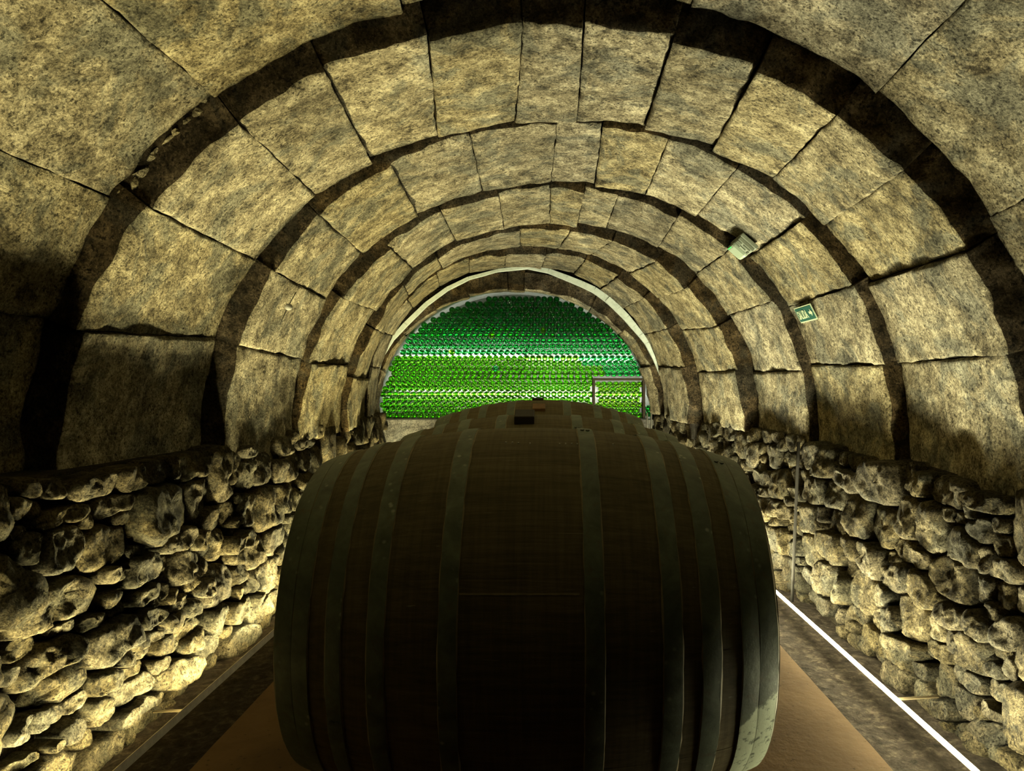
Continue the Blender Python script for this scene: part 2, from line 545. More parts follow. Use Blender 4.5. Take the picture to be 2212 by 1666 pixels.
JOINTS = {   # photographed joints, (x, y on the near edge) -> (x, y on the far edge), right springing to left
    '1': [((2205, 760), (1940, 785)), ((2095, 540), (1880, 610)), ((1955, 365), (1795, 475)), ((1815, 240), (1665, 390)), ((1640, 140), (1540, 320)), ((1465, 45), (1395, 265)), ((1262, 30), (1245, 270)), ((1130, 60), (1112, 270)), ((920, 60), (948, 300)), ((700, 150), (800, 345)), ((520, 270), (690, 430)), ((335, 455), (540, 555)), ((140, 705), (465, 730))],
    '2': [((1905, 790), (1750, 788)), ((1845, 615), (1710, 660)), ((1735, 475), (1625, 550)), ((1588, 370), (1500, 472)), ((1437, 320), (1395, 420)), ((1300, 278), (1283, 410)), ((1203, 272), (1190, 400)), ((1018, 300), (1040, 405)), ((850, 365), (905, 470)), ((700, 475), (785, 550)), ((600, 590), (700, 645)), ((485, 735), (635, 770))],
    '3': [((1734, 800), (1631, 803)), ((1666, 651), (1577, 678)), ((1560, 556), (1506, 589)), ((1460, 475), (1422, 532)), ((1335, 423), (1308, 497)), ((1262, 415), (1246, 486)), ((1189, 410), (1189, 483)), ((1080, 434), (1088, 491)), ((960, 472), (985, 520)), ((846, 540), (890, 578)), ((735, 640), (803, 665)), ((632, 773), (740, 784))],
    '4': [((1582, 803), (1509, 803)), ((1550, 705), (1476, 711)), ((1484, 621), (1422, 643)), ((1417, 564), (1357, 592)), ((1322, 524), (1273, 559)), ((1232, 500), (1205, 540)), ((1123, 497), (1125, 535)), ((950, 567), (957, 581)), ((874, 616), (884, 640)), ((800, 705), (825, 718)), ((741, 811), (779, 814))],
    '5': [((1479, 792), (1425, 792)), ((1446, 708), (1392, 722)), ((1390, 643), (1351, 662)), ((1335, 597), (1300, 619)), ((1262, 567), (1240, 590)), ((1180, 548), (1170, 574)), ((1093, 545), (1088, 570)), ((1017, 570), (1015, 594)), ((950, 600), (952, 624)), ((882, 649), (895, 667)), ((827, 716), (846, 723)), ((798, 790), (814, 791))],
    '6': [((1408, 790), (1394, 790)), ((1362, 703), (1350, 710)), ((1283, 655), (1278, 665)), ((1132, 632), (1132, 640)), ((1098, 632), (1098, 640)), ((1015, 645), (1018, 650)), ((945, 672), (948, 680)), ((875, 725), (880, 730)), ((830, 800), (835, 805))],
}
def fixed(ts):
    return [(t, t) for t in ts]
RINGS = [('z', 'zz', fixed([0.3, 0.75, 1.2, 1.6, 2.05, 2.5])),
         ('0n', '0f', [(0.30, 0.30), (0.60, 0.56), (0.93, 0.90), (1.32, 1.30), (1.55, 1.56), (1.80, 1.84), ] + [(eth(E['0f'], 460, 205),) * 2, (eth(E['0f'], 245, 430),) * 2, (eth(E['0f'], 112, 692),) * 2])]
for k in '123456':
    RINGS.append((k + 'n', k + 'f', [(eth(E[k + 'n'], *a), eth(E[k + 'f'], *b)) for a, b in JOINTS[k]]))
seed = 1
for kn, kf, js in RINGS:
    en, ef = E[kn], E[kf]
    thick = 0.20 if kn == '6n' else 0.30
    core = shell('arch_ring', en, ef, 0.10, 0.34, M_MORTAR, ceiling)
    lo = 0.06 if en[0] < 5 else 0.02
    js = [(-lo, -lo)] + js + [(math.pi + lo, math.pi + lo)]
    for a, b in zip(js[:-1], js[1:]):
        seed += 1
        th = thick
        if kn == '6n' and abs(a[0] + b[0] - math.pi) < 0.12 and abs(a[0] - b[0]) < 0.2:
            th = 0.26
        voussoir(core, en, ef, a, b, th, seed, res=0.035 if en[0] < 5 else 0.05, rough=1.0)

# loose chips wedged between the two nearest rings, high on the left
rc = random.Random(5)
for px, py in [(445, 222), (428, 243), (408, 262), (388, 285), (366, 305), (348, 330), (330, 350), (312, 372), (294, 395), (276, 418)]:
    c = P(px, py, 3.06) + Vector((rc.uniform(-0.015, 0.015), 0, rc.uniform(-0.015, 0.015)))
    import bmesh
    bm = bmesh.new()
    bmesh.ops.create_icosphere(bm, subdivisions=2, radius=1.0)
    sx, sy, sz = rc.uniform(0.03, 0.05), 0.05, rc.uniform(0.012, 0.024)
    Rm = Matrix.Rotation(-0.85 + rc.uniform(-0.4, 0.4), 3, 'Y')
    for v in bm.verts:
        q = v.co * (1 + 0.35 * noise.noise(v.co * 1.8 + Vector((px, py, 0))))
        v.co = c + Rm @ Vector((q.x * sx, q.y * sy, q.z * sz))
    me = bpy.data.meshes.new('stone_chip')
    bm.to_mesh(me)
    bm.free()
    obj('stone_chip', me, M_VAULT, ceiling)

# white plaster fillet along the far edge of the last full ring
strip = [(806, 868, 2), (811, 820, 4), (822, 773, 6), (846, 733, 8), (876, 700, 10), (920, 657, 9), (965, 624, 8), (1012, 601, 7), (1075, 584, 6), (1139, 577, 7), (1185, 585, 10), (1224, 600, 12), (1256, 613, 13), (1284, 626, 14), (1312, 646, 15), (1335, 667, 16), (1354, 686, 15), (1370, 705, 14), (1385, 723, 12), (1398, 741, 10), (1414, 775, 6), (1427, 811, 2)]
fillet = obj('plaster_fillet', None, None, ceiling)
for (x0, y0, w0), (x1, y1, w1) in zip(strip[:-1], strip[1:]):
    a, b = P(x0, y0, 8.645), P(x1, y1, 8.645)
    d = (b - a).normalized()
    nrm = Vector((d.z, 0, -d.x))
    k = 8.645 / F / 2 * 0.95
    a2, b2 = a + d * 0.0006, b - d * 0.0006
    front = [a2 - nrm * w0 * k, b2 - nrm * w1 * k, b2 + nrm * w1 * k, a2 + nrm * w0 * k]
    back = [p + Vector((0, 0.06, 0)) for p in front]
    jit = Vector((0, random.uniform(-0.006, 0.006), 0))
    obj('plaster_segment', mesh('plaster_segment', [p + jit for p in front] + back, [(0, 1, 2, 3), (7, 6, 5, 4), (0, 4, 5, 1), (1, 5, 6, 2), (2, 6, 7, 3), (3, 7, 4, 0)], False), M_PLASTER, fillet)

# ------------------------------------------------------------------ rubble side walls
def lerp_tab(tab, y):
    return float(np.interp(y, [a for a, _ in tab], [b for _, b in tab]))
FOOT = {-1: [(0, 1.95), (6.0, 1.92), (7.5, 1.93), (9.1, 2.06)], 1: [(0, 1.95), (5.6, 1.90), (6.6, 1.80), (7.6, 1.55), (9.1, 1.27)]}
TOP = {-1: [(0, 1.93), (3, 1.93), (4.2, 1.93), (6.4, 1.90), (7.5, 1.95), (9.1, 2.12)], 1: [(0, 2.03), (4, 2.01), (5.4, 1.95), (6.5, 1.86), (7.6, 1.60), (9.1, 1.30)]}
TOPZ = {-1: [(0, -0.34), (3, -0.34), (4.2, -0.345), (6, -0.32), (9, -0.33)], 1: [(0, -0.45), (3, -0.46), (4.2, -0.41), (5.4, -0.385), (6.5, -0.38), (9, -0.33)]}
def wall_x(side, Y, z):
    """face of the rubble wall, z above the path"""
    h = CAMZ + lerp_tab(TOPZ[side], Y)
    k = min(1.1, max(0.0, z / h))
    return side * (lerp_tab(FOOT[side], Y) * (1 - k) + lerp_tab(TOP[side], Y) * k)
def unproj(side, px, py):
    Y = 4.0
    for _ in range(12):
        z = CAMZ + (VY - py) / F * Y
        Y = 0.5 * Y + 0.5 * min(9.2, max(1.5, abs(wall_x(side, Y, z)) * F / max(30.0, abs(px - VX))))
    return Y, CAMZ + (VY - py) / F * Y

LEFT = [(50,490,110,120),(215,410,110,90),(385,395,215,110),(570,360,130,110),(695,335,110,110),(770,315,45,100),(855,310,135,120),(965,345,80,220),(1010,320,35,150),(1095,240,75,60),(1085,340,65,140),(1155,310,65,140),(1220,330,45,110),(1285,310,85,120),(1360,290,60,110),(1175,210,55,40),(1250,215,60,80),(1355,190,80,70),
(245,530,290,105),(360,540,55,100),(480,485,190,110),(40,605,90,70),(700,520,200,280),(870,440,110,180),(975,530,140,130),(1030,555,55,50),(1100,505,70,140),(1190,490,105,205),(1265,445,65,130),(1310,450,60,120),
(80,690,170,190),(235,680,210,200),(450,670,210,220),(590,680,90,60),(770,640,150,120),(870,640,80,110),(900,690,60,110),(965,640,50,150),(1035,645,140,110),(1130,690,75,150),(1215,630,100,140),
(220,935,470,290),(455,790,75,110),(545,780,110,70),(620,760,180,160),(735,740,60,80),(815,750,110,160),(895,850,80,120),(970,830,140,190),(1065,790,70,120),(1145,810,60,140),(1195,790,60,160),(630,880,150,100),(720,870,50,80),(525,930,90,90),(790,920,110,90),
(400,1000,140,90),(640,980,140,120),(490,1080,185,200),(260,1030,120,50),(190,1180,310,250),(10,1160,35,60),(790,1060,220,180),(900,1080,60,90),(950,1010,90,170),(1060,950,100,130),(1150,950,110,130),(1205,900,50,80),(690,1060,60,60),(600,1150,130,90),
(10,1240,30,120),(440,1270,150,160),(330,1350,110,120),(580,1230,150,110),(600,1280,170,170),(690,1200,90,110),(780,1220,190,190),(930,1120,110,120),(960,1190,130,150),(1065,1070,110,150),
(190,1420,170,170),(60,1500,170,170),(445,1430,130,120),(580,1400,180,90),(690,1340,60,90),(800,1310,130,70),(730,1390,120,110),(310,1500,150,150),(590,1470,160,150),(230,1560,120,120),(460,1570,210,170),(120,1630,200,110),(320,1640,90,90)]
RIGHT = [(30,100,60,70),(100,120,60,70),(195,130,90,80),(250,135,60,60),(305,140,40,60),(385,165,85,100),(415,220,50,140),(470,225,65,120),(540,255,70,140),(590,235,35,60),(660,260,110,80),(800,350,170,190),(890,300,50,90),(940,350,90,110),(1080,390,190,140),(1290,440,260,110),
(15,180,40,60),(55,180,50,60),(120,210,60,60),(200,220,60,120),(275,220,70,110),(340,235,50,80),(385,320,50,90),(225,325,110,90),(320,355,70,140),(640,340,130,110),(485,380,90,130),(585,400,110,150),(480,295,30,50),(395,400,60,80),(690,510,100,210),(570,520,110,120),(510,490,35,80),(800,550,130,210),(910,500,90,210),(1015,560,100,240),(1140,510,70,60),(1090,490,50,70),(1245,570,120,140),(1160,640,160,170),(1330,640,100,150),
(240,390,70,60),(265,430,40,50),(245,490,60,70),(325,470,75,100),(375,430,40,50),(395,505,70,90),(465,515,70,140),(625,510,30,60),(565,640,90,150),(640,640,60,130),(280,600,70,130),(330,610,40,120),(365,620,60,120),(405,640,40,100),(475,660,75,170),(700,650,70,100),(740,700,90,180),(880,640,120,120),(980,690,70,110),(890,780,70,140),(820,780,70,130),(1100,780,190,200),(1260,690,50,140),(1360,740,150,140),
(295,710,50,110),(345,750,65,130),(465,780,80,100),(400,730,50,60),(540,780,70,170),(600,830,80,150),(690,840,110,200),(790,870,60,130),(975,840,120,190),(1250,840,90,130),(1330,860,80,140),(1420,880,60,140),(490,890,110,110),(545,910,40,90),(410,860,50,40),(590,960,70,90),(660,950,90,110),(920,960,120,200),(830,960,110,130),(1110,960,140,140),(1245,1010,120,160),(1370,1040,110,180),(1020,1020,80,180),
(680,1080,100,110),(760,1060,150,150),(890,1120,150,180),(1030,1110,130,130),(1120,1080,100,120),(760,1150,90,70),(950,1190,140,120),(860,1230,100,140),(1160,1240,140,140),(1290,1210,110,140),(1390,1200,80,150),(1060,1270,100,200),
(980,1330,130,150),(1080,1380,90,160),(1170,1360,120,180),(1310,1290,130,160),(1320,1400,150,110),(1240,1400,60,90),(1160,1510,130,150),(1260,1490,140,170),(1370,1500,110,120),(1100,1470,70,80),(1270,1630,80,90),(1360,1600,140,120),(1410,1350,60,100)]

def stone_cells(side):
    """(Y, z, half length, half height, individual?) of every stone of one wall"""
    cells = []
    boxes = [(x / 2.068, 860 + y / 2.068, w_ / 2.068, h / 2.068) for x, y, w_, h in LEFT] if side < 0 else [(1540 + x / 2.119, 880 + y / 2.119, w_ / 2.119, h / 2.119) for x, y, w_, h in RIGHT]
    for x, y, w_, h in boxes:
        Y, z = unproj(side, x, y)
        Ya, _ = unproj(side, x - w_ / 2, y)
        Yb, _ = unproj(side, x + w_ / 2, y)
        a = min(0.5, abs(Yb - Ya) / 2)
        slope = abs((y - VY) / (x - VX))
        b = max(0.5 * h, h - 0.6 * slope * w_) / 2 * Y / F
        if z - b < -0.05 and z < 0.05:
            continue
        if Y > 6.3:
            a = min(a, 0.6 * b + 0.02)
        cells.append([Y, z, max(a, 0.03), max(b, 0.025), True])
    # stones beyond the frame and behind the barrels, and chinking in the open joints
    A = np.array([[c[0], c[1], c[2], c[3]] for c in cells])
    r2 = random.Random(11 + side)
    for size, tries, thr in ((0.16, 900, 1.75), (0.10, 1800, 1.55), (0.055, 3500, 1.42)):
        for _ in range(tries):
            Y = r2.uniform(1.7, 9.0)
            z = r2.uniform(0.03, CAMZ + lerp_tab(TOPZ[side], Y) - 0.03)
            d = ((np.abs((Y - A[:, 0]) / A[:, 2])) ** 2.6 + (np.abs((z - A[:, 1]) / A[:, 3])) ** 2.6) ** (1 / 2.6)
            own = size * r2.uniform(0.75, 1.2) * (0.62 if Y > 6.3 else 1.0)
            asp = r2.uniform(0.8, 1.5) * (0.7 if Y > 6.3 else 1.0)
            if d.min() > thr and np.min(np.hypot(Y - A[:, 0], z - A[:, 1]) - np.minimum(A[:, 2], A[:, 3])) > own * 0.55:
                A = np.vstack([A, [Y, z, own * asp, own / asp]])
                cells.append([Y, z, own * asp, own / asp, False])
    return cells, A

def build_wall(side):
    nm = 'wall_left' if side < 0 else 'wall_right'
    # mortar bed behind the stones
    vs, fs = [], []
    ny, nz = 60, 14
    for i in range(ny + 1):
        Y = 0.5 + 8.7 * i / ny
        top = CAMZ + lerp_tab(TOPZ[side], Y) - 0.01
        for j in range(nz + 1):
            z = -0.15 + (top + 0.15) * j / nz
            x = wall_x(side, Y, z) + side * (0.085 + 0.02 * noise.noise(Vector((Y * 4, z * 4, side))))
            vs.append((x, Y, z))
    N = nz + 1
    for i in range(ny):
        for j in range(nz):
            fs.append((i * N + j, i * N + j + 1, (i + 1) * N + j + 1, (i + 1) * N + j))
    # top bed below the vault springing
    for i in range(ny + 1):
        v = vs[i * N + nz]
        vs.append((v[0] + side * 0.6, v[1], v[2]))
    b = (ny + 1) * N
    for i in range(ny):
        fs.append((i * N + nz, b + i, b + i + 1, (i + 1) * N + nz))
    wall = struct(obj(nm, mesh(nm, vs, fs), M_MORTAR), 'rubble stone side wall')
    cells, A = stone_cells(side)
    joined = MB()
    for ci, (Y, z, a, b, single) in enumerate(cells):
        rs = random.Random(ci * 13 + side)
        big = max(a, b)
        nd = 34 if (big > 0.09 and Y < 6) else (26 if single else 16)
        near = np.argsort((A[:, 0] - Y) ** 2 + (A[:, 1] - z) ** 2)[:26]
        near = near[near != ci]
        B = A[near]
        out = []
        pw = rs.uniform(2.6, 5.0)
        for k in range(nd):
            th = 2 * math.pi * k / nd
            cy, sz = math.cos(th), math.sin(th)
            rad = np.linspace(0.12, 1.32, 41)
            # own norm grows linearly along the ray
            q = (abs(cy / a) ** pw + abs(sz / b) ** pw) ** (1 / pw)
            R = rad / q
            yy, zz = Y + cy * R, z + sz * R
            d = ((np.abs((yy[:, None] - B[:, 0]) / B[:, 2])) ** 2.8 + (np.abs((zz[:, None] - B[:, 1]) / B[:, 3])) ** 2.8) ** (1 / 2.8)
            ok = rad < d.min(axis=1)
            i = int(np.argmin(ok)) if not ok.all() else len(rad)
            rr = R[max(0, i - 1)]
            rr = max(rr - 0.007, rr * 0.75)
            rr *= 1 + 0.10 * noise.noise(Vector((cy * 1.7 + ci, sz * 1.7, side * 3.0)))
            out.append(rr)
        for _ in range(2):
            out = [0.5 * out[k] + 0.25 * (out[k - 1] + out[(k + 1) % nd]) for k in range(nd)]
        amp = rs.uniform(0.005, 0.028)
        proud = rs.uniform(-0.03, 0.045) + min(0.03, big * 0.12)
        tilt_y, tilt_z = rs.uniform(-0.18, 0.18), rs.uniform(-0.22, 0.16)
        bulge = min(0.035, 0.22 * min(a, b))
        off = Vector((rs.uniform(0, 90), rs.uniform(0, 90), rs.uniform(0, 90)))
        prof = [(0.97, -0.14), (1.02, -0.07), (1.0, -0.015), (0.95, 0.35), (0.86, 0.75), (0.74, 0.95), (0.58, 1.0), (0.42, 1.0), (0.26, 1.0), (0.12, 1.0)] if single else [(1.0, -0.12), (1.0, -0.01), (0.85, 0.6), (0.5, 1.0)]
        pts = []
        def put(yy, zz, h, top):
            zmax = CAMZ + lerp_tab(TOPZ[side], yy) + 0.02
            zz = min(zz, zmax)
            zz = max(zz, -0.06)
            if top:
                dd = Vector((yy, zz, h)) + off
                h += tilt_y * (yy - Y) + tilt_z * (zz - z) + 0.024 * fbm(dd, 7.0, 2) + amp * (0.5 - noise.voronoi(dd * 9.0)[0][0]) + 0.013 * noise.noise(dd * 24.0) + 0.006 * noise.noise(dd * 55.0)
            x = wall_x(side, yy, max(0, zz)) - side * h
            pts.append(Vector((x, yy, zz)))
        for s, h in prof:
            for k in range(nd):
                th = 2 * math.pi * k / nd
                put(Y + math.cos(th) * out[k] * s, z + math.sin(th) * out[k] * s, (h if h < 0 else proud + bulge * h), h > -0.1)
        put(Y, z, proud + bulge, True)
        fs = []
        for r in range(len(prof) - 1):
            for k in range(nd):
                q = (r * nd + k, r * nd + (k + 1) % nd, (r + 1) * nd + (k + 1) % nd, (r + 1) * nd + k)
                fs.append(q if side < 0 else tuple(reversed(q)))
        c = len(prof) * nd
        for k in range(nd):
            q = ((len(prof) - 1) * nd + k, (len(prof) - 1) * nd + (k + 1) % nd, c)
            fs.append(q if side < 0 else tuple(reversed(q)))
        if single:
            obj('stone', mesh('stone', pts, fs), M_RUBBLE, wall)
        else:
            joined.add(pts, fs)
    jo = joined.build('chinking_stones', M_RUBBLE, wall, True)
    jo['kind'] = 'stuff'
    return wall
WL = build_wall(-1)
WR = build_wall(1)

# ------------------------------------------------------------------ floor
def slab():
    vs, fs = [], []
    nx, ny = 20, 60
    for i in range(ny + 1):
        for j in range(nx + 1):
            y = 0.3 + 8.7 * i / ny
            u = j / nx
            xl = -1.50 + 0.006 * noise.noise(Vector((y * 3, 1, 0)))
            xr = 1.44 + 0.006 * noise.noise(Vector((y * 3, 5, 0)))
            if y > 6.2:
                xr -= (y - 6.2) * 0.2
            vs.append((xl + (xr - xl) * u, y, 0.0))
    N = nx + 1
    for i in range(ny):
        for j in range(nx):
            fs.append((i * N + j, i * N + j + 1, (i + 1) * N + j + 1, (i + 1) * N + j))
    m = MB()
    m.add(vs, fs)
    for j, sgn in ((0, 1), (nx, -1)):
        b = len(m.v)
        col = [vs[i * N + j] for i in range(ny + 1)]
        q = [(i, i + 1, ny + 2 + i, ny + 1 + i) for i in range(ny)]
        m.add(col + [(x, y, -0.08) for x, y, _ in col], [f if sgn > 0 else tuple(reversed(f)) for f in q])
    return m
floor = struct(slab().build('floor', M_PATH, None, False), 'tan concrete path along the cellar')
def ground():
    vs, fs = [], []
    nx, ny = 110, 180
    for i in range(ny + 1):
        for j in range(nx + 1):
            x = -2.15 + 4.3 * j / nx
            y = 0.3 + 8.7 * i / ny
            p = Vector((x, y, 0))
            z = -0.035 + 0.014 * fbm(p, 7.0, 3) + 0.008 * noise.noise(p * 26)
            if -1.46 < x < 1.40:
                z = -0.07
            vs.append((x, y, z))
    N = nx + 1
    for i in range(ny):
        for j in range(nx):
            fs.append((i * N + j, i * N + j + 1, (i + 1) * N + j + 1, (i + 1) * N + j))
    return mesh('ground', vs, fs)
struct(obj('ground', ground(), M_GROUND), 'dark rough earth strip between path and walls')

# ------------------------------------------------------------------ end wall and light box behind the bottles
YB = 9.0
back = MB()
zt = CAMZ - 0.405
back.box((-0.45, YB + 0.22, zt / 2 - 0.05), (3.6, 0.42, zt + 0.1))
bw = struct(back.build('wall_back', M_BACKWALL), 'grey rendered wall under the bottles')
def lightbox():
    vs, fs = [], []
    n = 28
    e = (YB + 0.0, -0.44, 1.76, -0.42, 1.26, 2.04)
    for y in (YB + 0.03, YB + 0.585):
        for k in range(n + 1):
            t = math.pi * k / n
            p, nn = ept(e, t)
            p.y = y
            vs.append(p)
    N = n + 1
    for k in range(n):
        fs.append((k, N + k, N + k + 1, k + 1))
    fs.append((0, n, N + n, N))
    fs.append(tuple(range(N, 2 * N)))
    return mesh('wall_light_box', vs, fs, False)
lb = struct(obj('wall_light_box', lightbox(), M_BOXWHITE), 'white lined niche behind the bottles')

sh = MB()
sh.box((-0.46, YB + 0.14, CAMZ - 0.3985), (3.42, 0.34, 0.018))
tag(sh.build('bottle_shelf', M_STEEL), 'thin dark steel ledge carrying the lowest row of bottles', 'shelf')

tubes = [(865, 1130, 769.0, 'upper', 'left'), (1138, 1372, 777.0, 'upper', 'right'), (835, 1120, 851.0, 'lower', 'left'), (1128, 1390, 853.0, 'lower', 'right')]
for x0, x1, yy, vert, lr in tubes:
    yd = YB + 0.50
    a, b = P(x0, yy, yd), P(x1, yy + 1.0, yd)
    t = empty('tube_lamp', (a + b) / 2)
    tag(t, f'fluorescent tube glowing behind the bottles, {vert} {lr} of the four', 'lamp', 'fluorescent tubes behind the bottles')
    m = MB()
    m.tube([a - t.location, b - t.location], 0.013, 10)
    m.build('light_tube', M_TUBE, t, True)
    for q, s in ((a, 1), (b, -1)):
        m = MB()
        m.box(q - t.location + Vector((-s * 0.012, 0.0, 0)), (0.02, 0.03, 0.03))
        m.build('tube_holder', M_WHITEPIPE, t)

# ------------------------------------------------------------------ bottles
def bottle_mesh(name, segs, prof):
    vs, fs = [], []
    for y, r in prof:
        if r <= 0:
            vs.append((0, y, 0))
            continue
        for k in range(segs):
            a = 2 * math.pi * k / segs
            vs.append((r * math.cos(a), y, r * math.sin(a)))
    for k in range(segs):
        fs.append((0, 1 + k, 1 + (k + 1) % segs))
    for i in range(len(prof) - 2):
        b0, b1 = 1 + i * segs, 1 + (i + 1) * segs
        for k in range(segs):
            fs.append((b0 + k, b1 + k, b1 + (k + 1) % segs, b0 + (k + 1) % segs))
    return vs, fs
PROF = [(0.030, 0), (0.027, 0.009), (0.016, 0.019), (0.004, 0.0255), (0.0, 0.0285), (0.0015, 0.033), (0.006, 0.0373), (0.016, 0.0381), (0.185, 0.0381), (0.215, 0.030), (0.24, 0.016), (0.30, 0.0135)]
bv, bf = bottle_mesh('wine_bottle', 24, PROF)
ME_EM = mesh('emerald_bottle', bv, bf)
ME_EM.materials.append(M_EMERALD)
ME_LI = mesh('lime_bottle', bv, bf)
ME_LI.materials.append(M_LIME)
ORD = ['', 'first', 'second', 'third', 'fourth', 'fifth', 'sixth', 'seventh', 'eighth', 'ninth', 'tenth', 'eleventh', 'twelfth', 'thirteenth', 'fourteenth', 'fifteenth', 'sixteenth', 'seventeenth', 'eighteenth', 'nineteenth']
def ordinal(n):
    if n < 20:
        return ORD[n]
    tens = {2: 'twent', 3: 'thirt', 4: 'fort'}[n // 10]
    return tens + 'ieth' if n % 10 == 0 else tens + 'y-' + ORD[n % 10]
ROWS = [(646, 1056, 1202), (657.6, 1010.5, 1235.5), (668.8, 976, 1254), (679.7, 956, 1273), (691.2, 936, 1293), (702.4, 916, 1313), (713.4, 909, 1319), (724.8, 890, 1339), (736.8, 882, 1346), (748.9, 876, 1352), (761, 870, 1358), (773.8, 858, 1363), (784.8, 852, 1370), (796, 845, 1375), (807, 851, 1380), (818, 845, 1275), (829, 839, 1276), (840, 832, 1269), (852, 826, 1276), (863.2, 832, 1269), (874.7, 826, 1275), (886.2, 832, 1269), (897.7, 825, 1276)]
HATCH = [(830.5, 1292.5, 8), (841.6, 1299, 7), (852.6, 1292.5, 8), (864, 1299, 7), (875.3, 1292.5, 8), (886.5, 1299, 7), (897.7, 1292.5, 8)]
n_single = 0
mass = {'e': MB(), 'l': MB()}
GROUP = 'green bottles stacked on their sides in the end wall'
def place_bottle(px, py, lime, label):
    global n_single
    c = P(px, py, YB)
    jy = random.uniform(-0.008, 0.008)
    if label and n_single < 320:
        n_single += 1
        o = obj('wine_bottle', ME_LI if lime else ME_EM)
        o.location = (c.x, YB + jy, c.z)
        o.rotation_euler = (0, random.uniform(0, 6.28), 0)
        tag(o, label, 'bottle', GROUP)
    else:
        mass['l' if lime else 'e'].add([(c.x + v[0], YB + jy + v[1], c.z + v[2]) for v in bv], bf)
for ri, (y, x0, x1) in enumerate(ROWS):
    n = int(round((x1 - x0) / 13.27)) + 1
    for k in range(n):
        x = x0 + (x1 - x0) * k / (n - 1)
        lime = ri >= 11
        if ri in (11, 12) and x > 1252:
            lime = False
        if ri in (13, 14) and x > 1306:
            lime = False
        if random.random() < 0.012:
            lime = not lime
        lab = None
        if ri < 8:
            lab = f"{'bright lime' if lime else 'dark green'} bottle base, {ordinal(k + 1)} from the left in the {'topmost' if ri == 0 else ordinal(ri + 1)} row" + ('' if ri == 0 else ' from the top')
        place_bottle(x, y + random.uniform(-0.5, 0.5), lime, lab)
for hi, (y, x0, n) in enumerate(HATCH):
    for k in range(n):
        lab = f"lime green bottle base inside the small hatch frame, {ordinal(k + 1)} from left, {'top' if hi == 0 else ordinal(hi + 1)} row"
        place_bottle(x0 + k * 12.85, y, True, lab if hi < 5 else None)
place_bottle(1401, 882, False, 'dark green bottle base right of the hatch frame, upper of the two')
place_bottle(1401, 894.5, False, 'dark green bottle base right of the hatch frame, lower of the two')
for key, nm, mt, lb_ in (('e', 'emerald_bottles', M_EMERALD, 'emerald green bottle bases filling the rows around the upper tube'), ('l', 'lime_bottles', M_LIME, 'lime green bottle bases filling the lower rows of the end wall')):
    o = mass[key].build(nm, mt, None, True)
    tag(o, lb_, 'bottles')
    o['kind'] = 'stuff'

# hatch frame
hf = empty('hatch_frame', P(1337, 905, YB - 0.02))
tag(hf, 'small dark wooden hatch frame set in the right of the bottle wall', 'frame')
for name, x0, y0, x1, y1 in (('top_rail', 1280, 817, 1394, 822), ('side_post', 1280, 822, 1285.5, 906), ('side_post', 1388.5, 822, 1394, 906)):
    a, b = P(x0, y0, YB - 0.02), P(x1, y1, YB - 0.02)
    m = MB()
    m.box((a + b) / 2 - hf.location + Vector((0, 0.06, 0)), (abs(b.x - a.x), 0.12, abs(a.z - b.z)), None, 0.004)
    m.build(name, M_FRAME, hf)

# pale conduits beside the bottle wall
for x, lab in ((1398, 'left'), (1407, 'right')):
    m = MB()
    p = P(x, 892, 8.63)
    m.tube([(p.x, p.y, p.z), (p.x, p.y, 0.02)], 0.011, 10)
    tag(m.build('conduit_pipe', M_WHITEPIPE, None, True), f'thin pale vertical pipe right of the bottle wall, {lab} of the pair', 'pipe', 'pale pipes beside the bottle wall')

